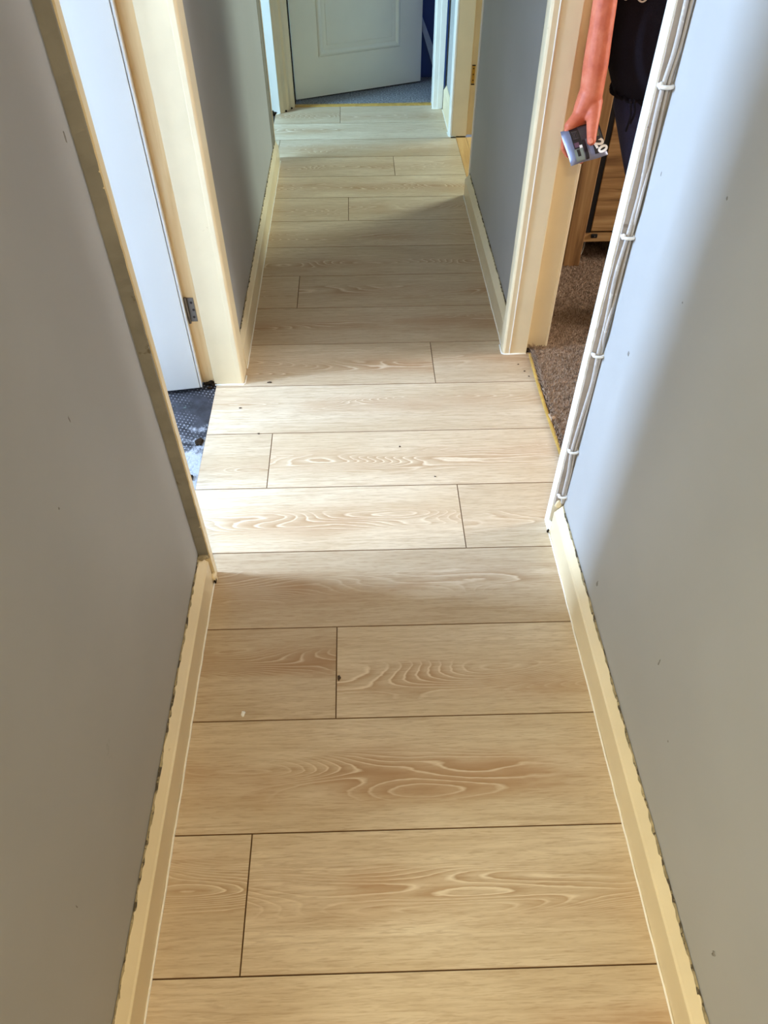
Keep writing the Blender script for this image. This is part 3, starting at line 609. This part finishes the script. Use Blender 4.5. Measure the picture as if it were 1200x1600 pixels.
# clothes: lofted rings
def loft(name, rings, mat, n=40, folds=0.0, hem=0.0, seed=1):
    rr = random.Random(seed); V, Fs = [], []
    for i, (cx, cy, z, rx, ry) in enumerate(rings):
        for j in range(n):
            q = 2*math.pi*j/n; k = 1 + folds*math.sin(5*q + z*23 + seed) * (0.5+0.5*math.sin(z*31))
            dz = hem*math.sin(13*q) + rr.uniform(-hem, hem)*.6 if hem and i == 0 else 0
            V.append((cx+rx*k*math.cos(q), cy+ry*k*math.sin(q), z+dz))
    for i in range(len(rings)-1):
        for j in range(n): Fs.append((i*n+j, i*n+(j+1) % n, (i+1)*n+(j+1) % n, (i+1)*n+j))
    o = obj(name, V, Fs, mat, per, smooth=True); m = o.modifiers.new('t', 'SOLIDIFY'); m.thickness = .003; m.offset = 1; m2 = o.modifiers.new('s', 'SUBSURF'); m2.levels = m2.render_levels = 1
    return o
SH = [(.868,2.285,.785,.168,.130),(.868,2.28,.81,.180,.140),(.862,2.272,.85,.196,.154),(.856,2.266,.90,.207,.163),(.852,2.265,.95,.211,.165),(.85,2.272,1.0,.210,.158),(.85,2.285,1.07,.200,.146),(.852,2.295,1.16,.192,.140),(.856,2.30,1.24,.190,.133),(.858,2.305,1.31,.190,.116),(.858,2.312,1.365,.165,.095),(.858,2.316,1.40,.09,.075)]
shirt = loft('top', SH, 'black_cotton', 48, .008, .004, 2); tag(shirt, 'black short-sleeved top with frilled hem')
for a_, b_ in ((sh_r, el_r), (sl, ell)):
    V, Fs = tubev([a_.lerp(b_, t)+Vector((0,0,.012*(1-t))) for t in (-.08,.1,.25,.4)], [.053,.053,.052,.052], 20); obj('sleeve', V, Fs, 'black_cotton', per, smooth=True)
# frilled hem: wavy ribbon
P = []
for j in range(160):
    q = 2*math.pi*j/160; P.append((.868+(.170+.006*math.sin(21*q))*math.cos(q), 2.285+(.132+.006*math.sin(21*q))*math.sin(q), .783+.005*math.sin(21*q+1.2)+random.uniform(-.002,.002)))
tube('frilled_hem', P+[P[0]], .0055, 'black_cotton', shirt, 6)
# white script lettering on the chest
def on_shirt(px, py):
    for Y in np.linspace(2.03, 2.35, 260):
        p = at(px, py, Y); z = p.z
        for r0, r1 in zip(SH, SH[1:]):
            if r0[2] <= z < r1[2]:
                t = (z-r0[2])/(r1[2]-r0[2]); cx, cy, rx, ry = [r0[i]+(r1[i]-r0[i])*t for i in (0,1,3,4)]
                if ((p.x-cx)/rx)**2 + ((p.y-cy)/ry)**2 <= 1.07: return p - Vector((0,.003,0))
    return at(px, py, 2.13)
for ctrl in ([(968,-30),(972,-12),(975,-3),(978,-1),(981,-6)], [(994,-14),(996,-3),(1001,2),(1006,1.5),(1011,-4),(1014,-16)], [(984,-30),(990,-20),(986,-10)], [(1016,-28),(1022,-14),(1020,-6)]):
    tube('lettering', spline([on_shirt(*c) for c in ctrl], 6), .0022, 'print_white', shirt, 6)
# trousers
BODY_V, BODY_F = [], []
sph((.875,2.30,.82), (.158,.125,.10)); cap((.80,2.30,.76), .090, (.905,2.295,.46), .072); cap((.905,2.295,.46), .072, (.925,2.32,.075), .058); cap((.95,2.31,.76), .094, (1.07,2.30,.46), .072); cap((1.07,2.30,.46), .072, (1.09,2.32,.075), .058)
tr = remeshed('trousers', .007, 'navy_cotton', per, 4); tag(tr, 'dark navy trousers')
dg0, dg1 = at(985,155,2.165), at(978,205,2.185)
tube('drawstring', spline([dg0, dg0.lerp(dg1,.5)+Vector((.006,-.004,0)), dg1], 6), .0032, 'black_cotton', per, 6)
tube('drawstring', spline([dg0+Vector((.01,0,0)), dg0.lerp(dg1,.4)+Vector((.016,-.004,0)), dg0.lerp(dg1,.75)+Vector((.01,0,0))], 6), .0032, 'black_cotton', per, 6)
for fx in (.925, 1.09):
    sph((fx,2.31,.05), (.045,.06,.046)); cap((fx,2.30,.046), .042, (fx-.01,2.14,.036), .032); remeshed('shoe', .005, 'shoe', per, 4)

# ------------------------------------------------------------------ packet in the hand
pk = tag(empty('packet', at(913,224,2.030)), 'dark plastic wrapped packet printed with white 20, held in the hand', 'packet')
PO = at(913,224,2.030); ph_ = math.radians(17); PXA = CAM_R*math.cos(ph_) + CAM_U*math.sin(ph_); PYA = CAM_U*math.cos(ph_) - CAM_R*math.sin(ph_); PN = -CAM_W
def pkp(u, v, n): return PO + PXA*u + PYA*v + PN*n
g = 14; V, Fs = [], []
HW, HH, TT = .0525, .048, .0105
rr = random.Random(4)
for sgn in (1, -1):
    for i in range(g+1):
        for j in range(g+1):
            u, v = -1+2*i/g, -1+2*j/g; e = (1-abs(u)**5)*(1-abs(v)**5); n_ = TT*(e**.45)*sgn + rr.uniform(-.0006,.0006)*(e > 0)
            V.append(pkp(u*HW*(1+.02*math.sin(v*3)), v*HH*(1+.015*math.sin(u*4)), n_))
    b0 = 0 if sgn > 0 else (g+1)**2
    for i in range(g):
        for j in range(g):
            q = (b0+i*(g+1)+j, b0+(i+1)*(g+1)+j, b0+(i+1)*(g+1)+j+1, b0+i*(g+1)+j+1); Fs.append(q if sgn > 0 else q[::-1])
wr = obj('wrapper', V, Fs, 'wrap_grey', pk, smooth=True)
def patch(name, u0, u1, v0, v1, mat, lift, skew=0.0, nn=12):
    lift += .0006
    V, Fs = [], []
    for i in range(nn+1):
        for j in range(nn+1):
            u = u0+(u1-u0)*i/nn; v = v0+(v1-v0)*j/nn + skew*(u-u0); e = max(0, (1-abs(u/HW)**5)*(1-abs(v/HH)**5)); V.append(pkp(u, v, TT*e**.45+lift))
    for i in range(nn):
        for j in range(nn): a0 = i*(nn+1)+j; Fs.append((a0, a0+nn+1, a0+nn+2, a0+1))
    return obj(name, V, Fs, mat, pk, smooth=True)
patch('print', -.034, -.010, -.014, .046, 'wrap_black', .0008); patch('print', .016, .051, -.040, .046, 'wrap_black', .0008); patch('print', -.010, .016, .006, .046, 'wrap_dark', .0008)
patch('print', -.037, -.013, -.045, -.014, 'wrap_sage', .0011); patch('print', -.030, -.022, -.034, -.016, 'wrap_black', .0015); patch('print', -.010, -.001, -.046, .006, 'wrap_black', .0011)
patch('print', -.031, -.015, .012, .034, 'wrap_dark', .0013); patch('print', -.032, -.019, -.010, .003, 'print_plum', .0013); patch('print', -.020, -.012, -.014, -.006, 'print_white', .0013); patch('print', .026, .040, .004, .026, 'print_olive', .0013)
for k in range(4): patch('print', -.030+.004*k, -.0285+.004*k, .015, .031, 'wrap_black', .0016, 0, 2)
tcu = bpy.data.curves.new('number', 'FONT'); tcu.body = '20'; tcu.size = .036; tcu.extrude = .0003; tcu.offset = .0015; tcu.align_x = 'CENTER'; tcu.align_y = 'CENTER'
to = bpy.data.objects.new('number', tcu); COL.objects.link(to); bpy.context.view_layer.update()
tm = bpy.data.meshes.new_from_object(to.evaluated_get(bpy.context.evaluated_depsgraph_get())); bpy.data.objects.remove(to)
ta = math.radians(-74)
V = [pkp(.0345 + v.co.x*math.cos(ta) - v.co.y*math.sin(ta), -.0245 + v.co.x*math.sin(ta) + v.co.y*math.cos(ta), TT*max(0,(1-abs(.036/HW)**5))**.45 + .0022 + v.co.z) for v in tm.vertices]
Fs = [tuple(p.vertices) for p in tm.polygons]; obj('number', V, Fs, 'print_white', pk)

# ------------------------------------------------------------------ debris
tag(lump('paint_chip', (-.334,.776,.0008), (.0045,.0075,.001), 'white_gloss', None, 2, .3, 61), 'tiny white paint chip on the near planks', 'paint chip')
tag(lump('crumb', (-.121,.857,.002), (.004,.006,.002), 'crumb', None, 2, .4, 62), 'brown crumb at the plank joint nearest the middle', 'crumb')
for k, (x, y, r) in enumerate([(-.449,1.856,.004), (-.38,1.727,.0045), (.059,1.65,.003), (.156,1.515,.003), (-.365,1.99,.006), (.49,2.06,.003), (.505,2.02,.003), (.515,1.99,.003)]):
    tag(lump('crumb', (x,y,.0015), (r,r*.6,.0015), 'crumb', None, 2, .5, 70+k), ['dark crumb on the lit planks just below the left door frame', 'dark crumb on the short plank beside the left doorway', 'tiny crumb mid-floor on the long lit plank', 'tiny crumb right of centre near the lower edge of the long lit plank', 'larger brown crumb on the plank line by the left frame foot', 'speck nearest the foot of the right door frame', 'middle speck of three along the golden strip', 'speck of three along the golden strip farthest from the right frame'][k], 'crumb', None, 'crumbs on the lit planks')
tag(lump('dust_ball', (-.563,1.703,-.007), (.011,.016,.0045), 'dirt', None, 2, .5, 81), 'brown dust ball on the dark vinyl beside the plank edge', 'debris')
tag(lump('dust_ball', (-.566,1.545,-.006), (.007,.010,.006), 'dirt', None, 2, .5, 82), 'smaller brown debris bit on the vinyl nearest the camera', 'debris')

# ------------------------------------------------------------------ ceiling lamp of the corridor, above and behind the camera
lp = tag(empty('ceiling_lamp', (-.12,-.75,2.30)), 'round white ceiling lamp behind the camera', 'lamp')
V, Fs = tubev([(-.12,-.75,2.35),(-.12,-.75,2.325)], .16, 32); obj('lamp_base', V, Fs, 'white_plastic', lp)
l = bpy.data.lights.new('ceiling_lamp_light', 'AREA'); l.shape = 'DISK'; l.size = .3; l.energy = 33; l.color = (1.0, .82, .52)
lo = bpy.data.objects.new('ceiling_lamp_light', l); COL.objects.link(lo); lo.location = (-.12,-.75,2.32)
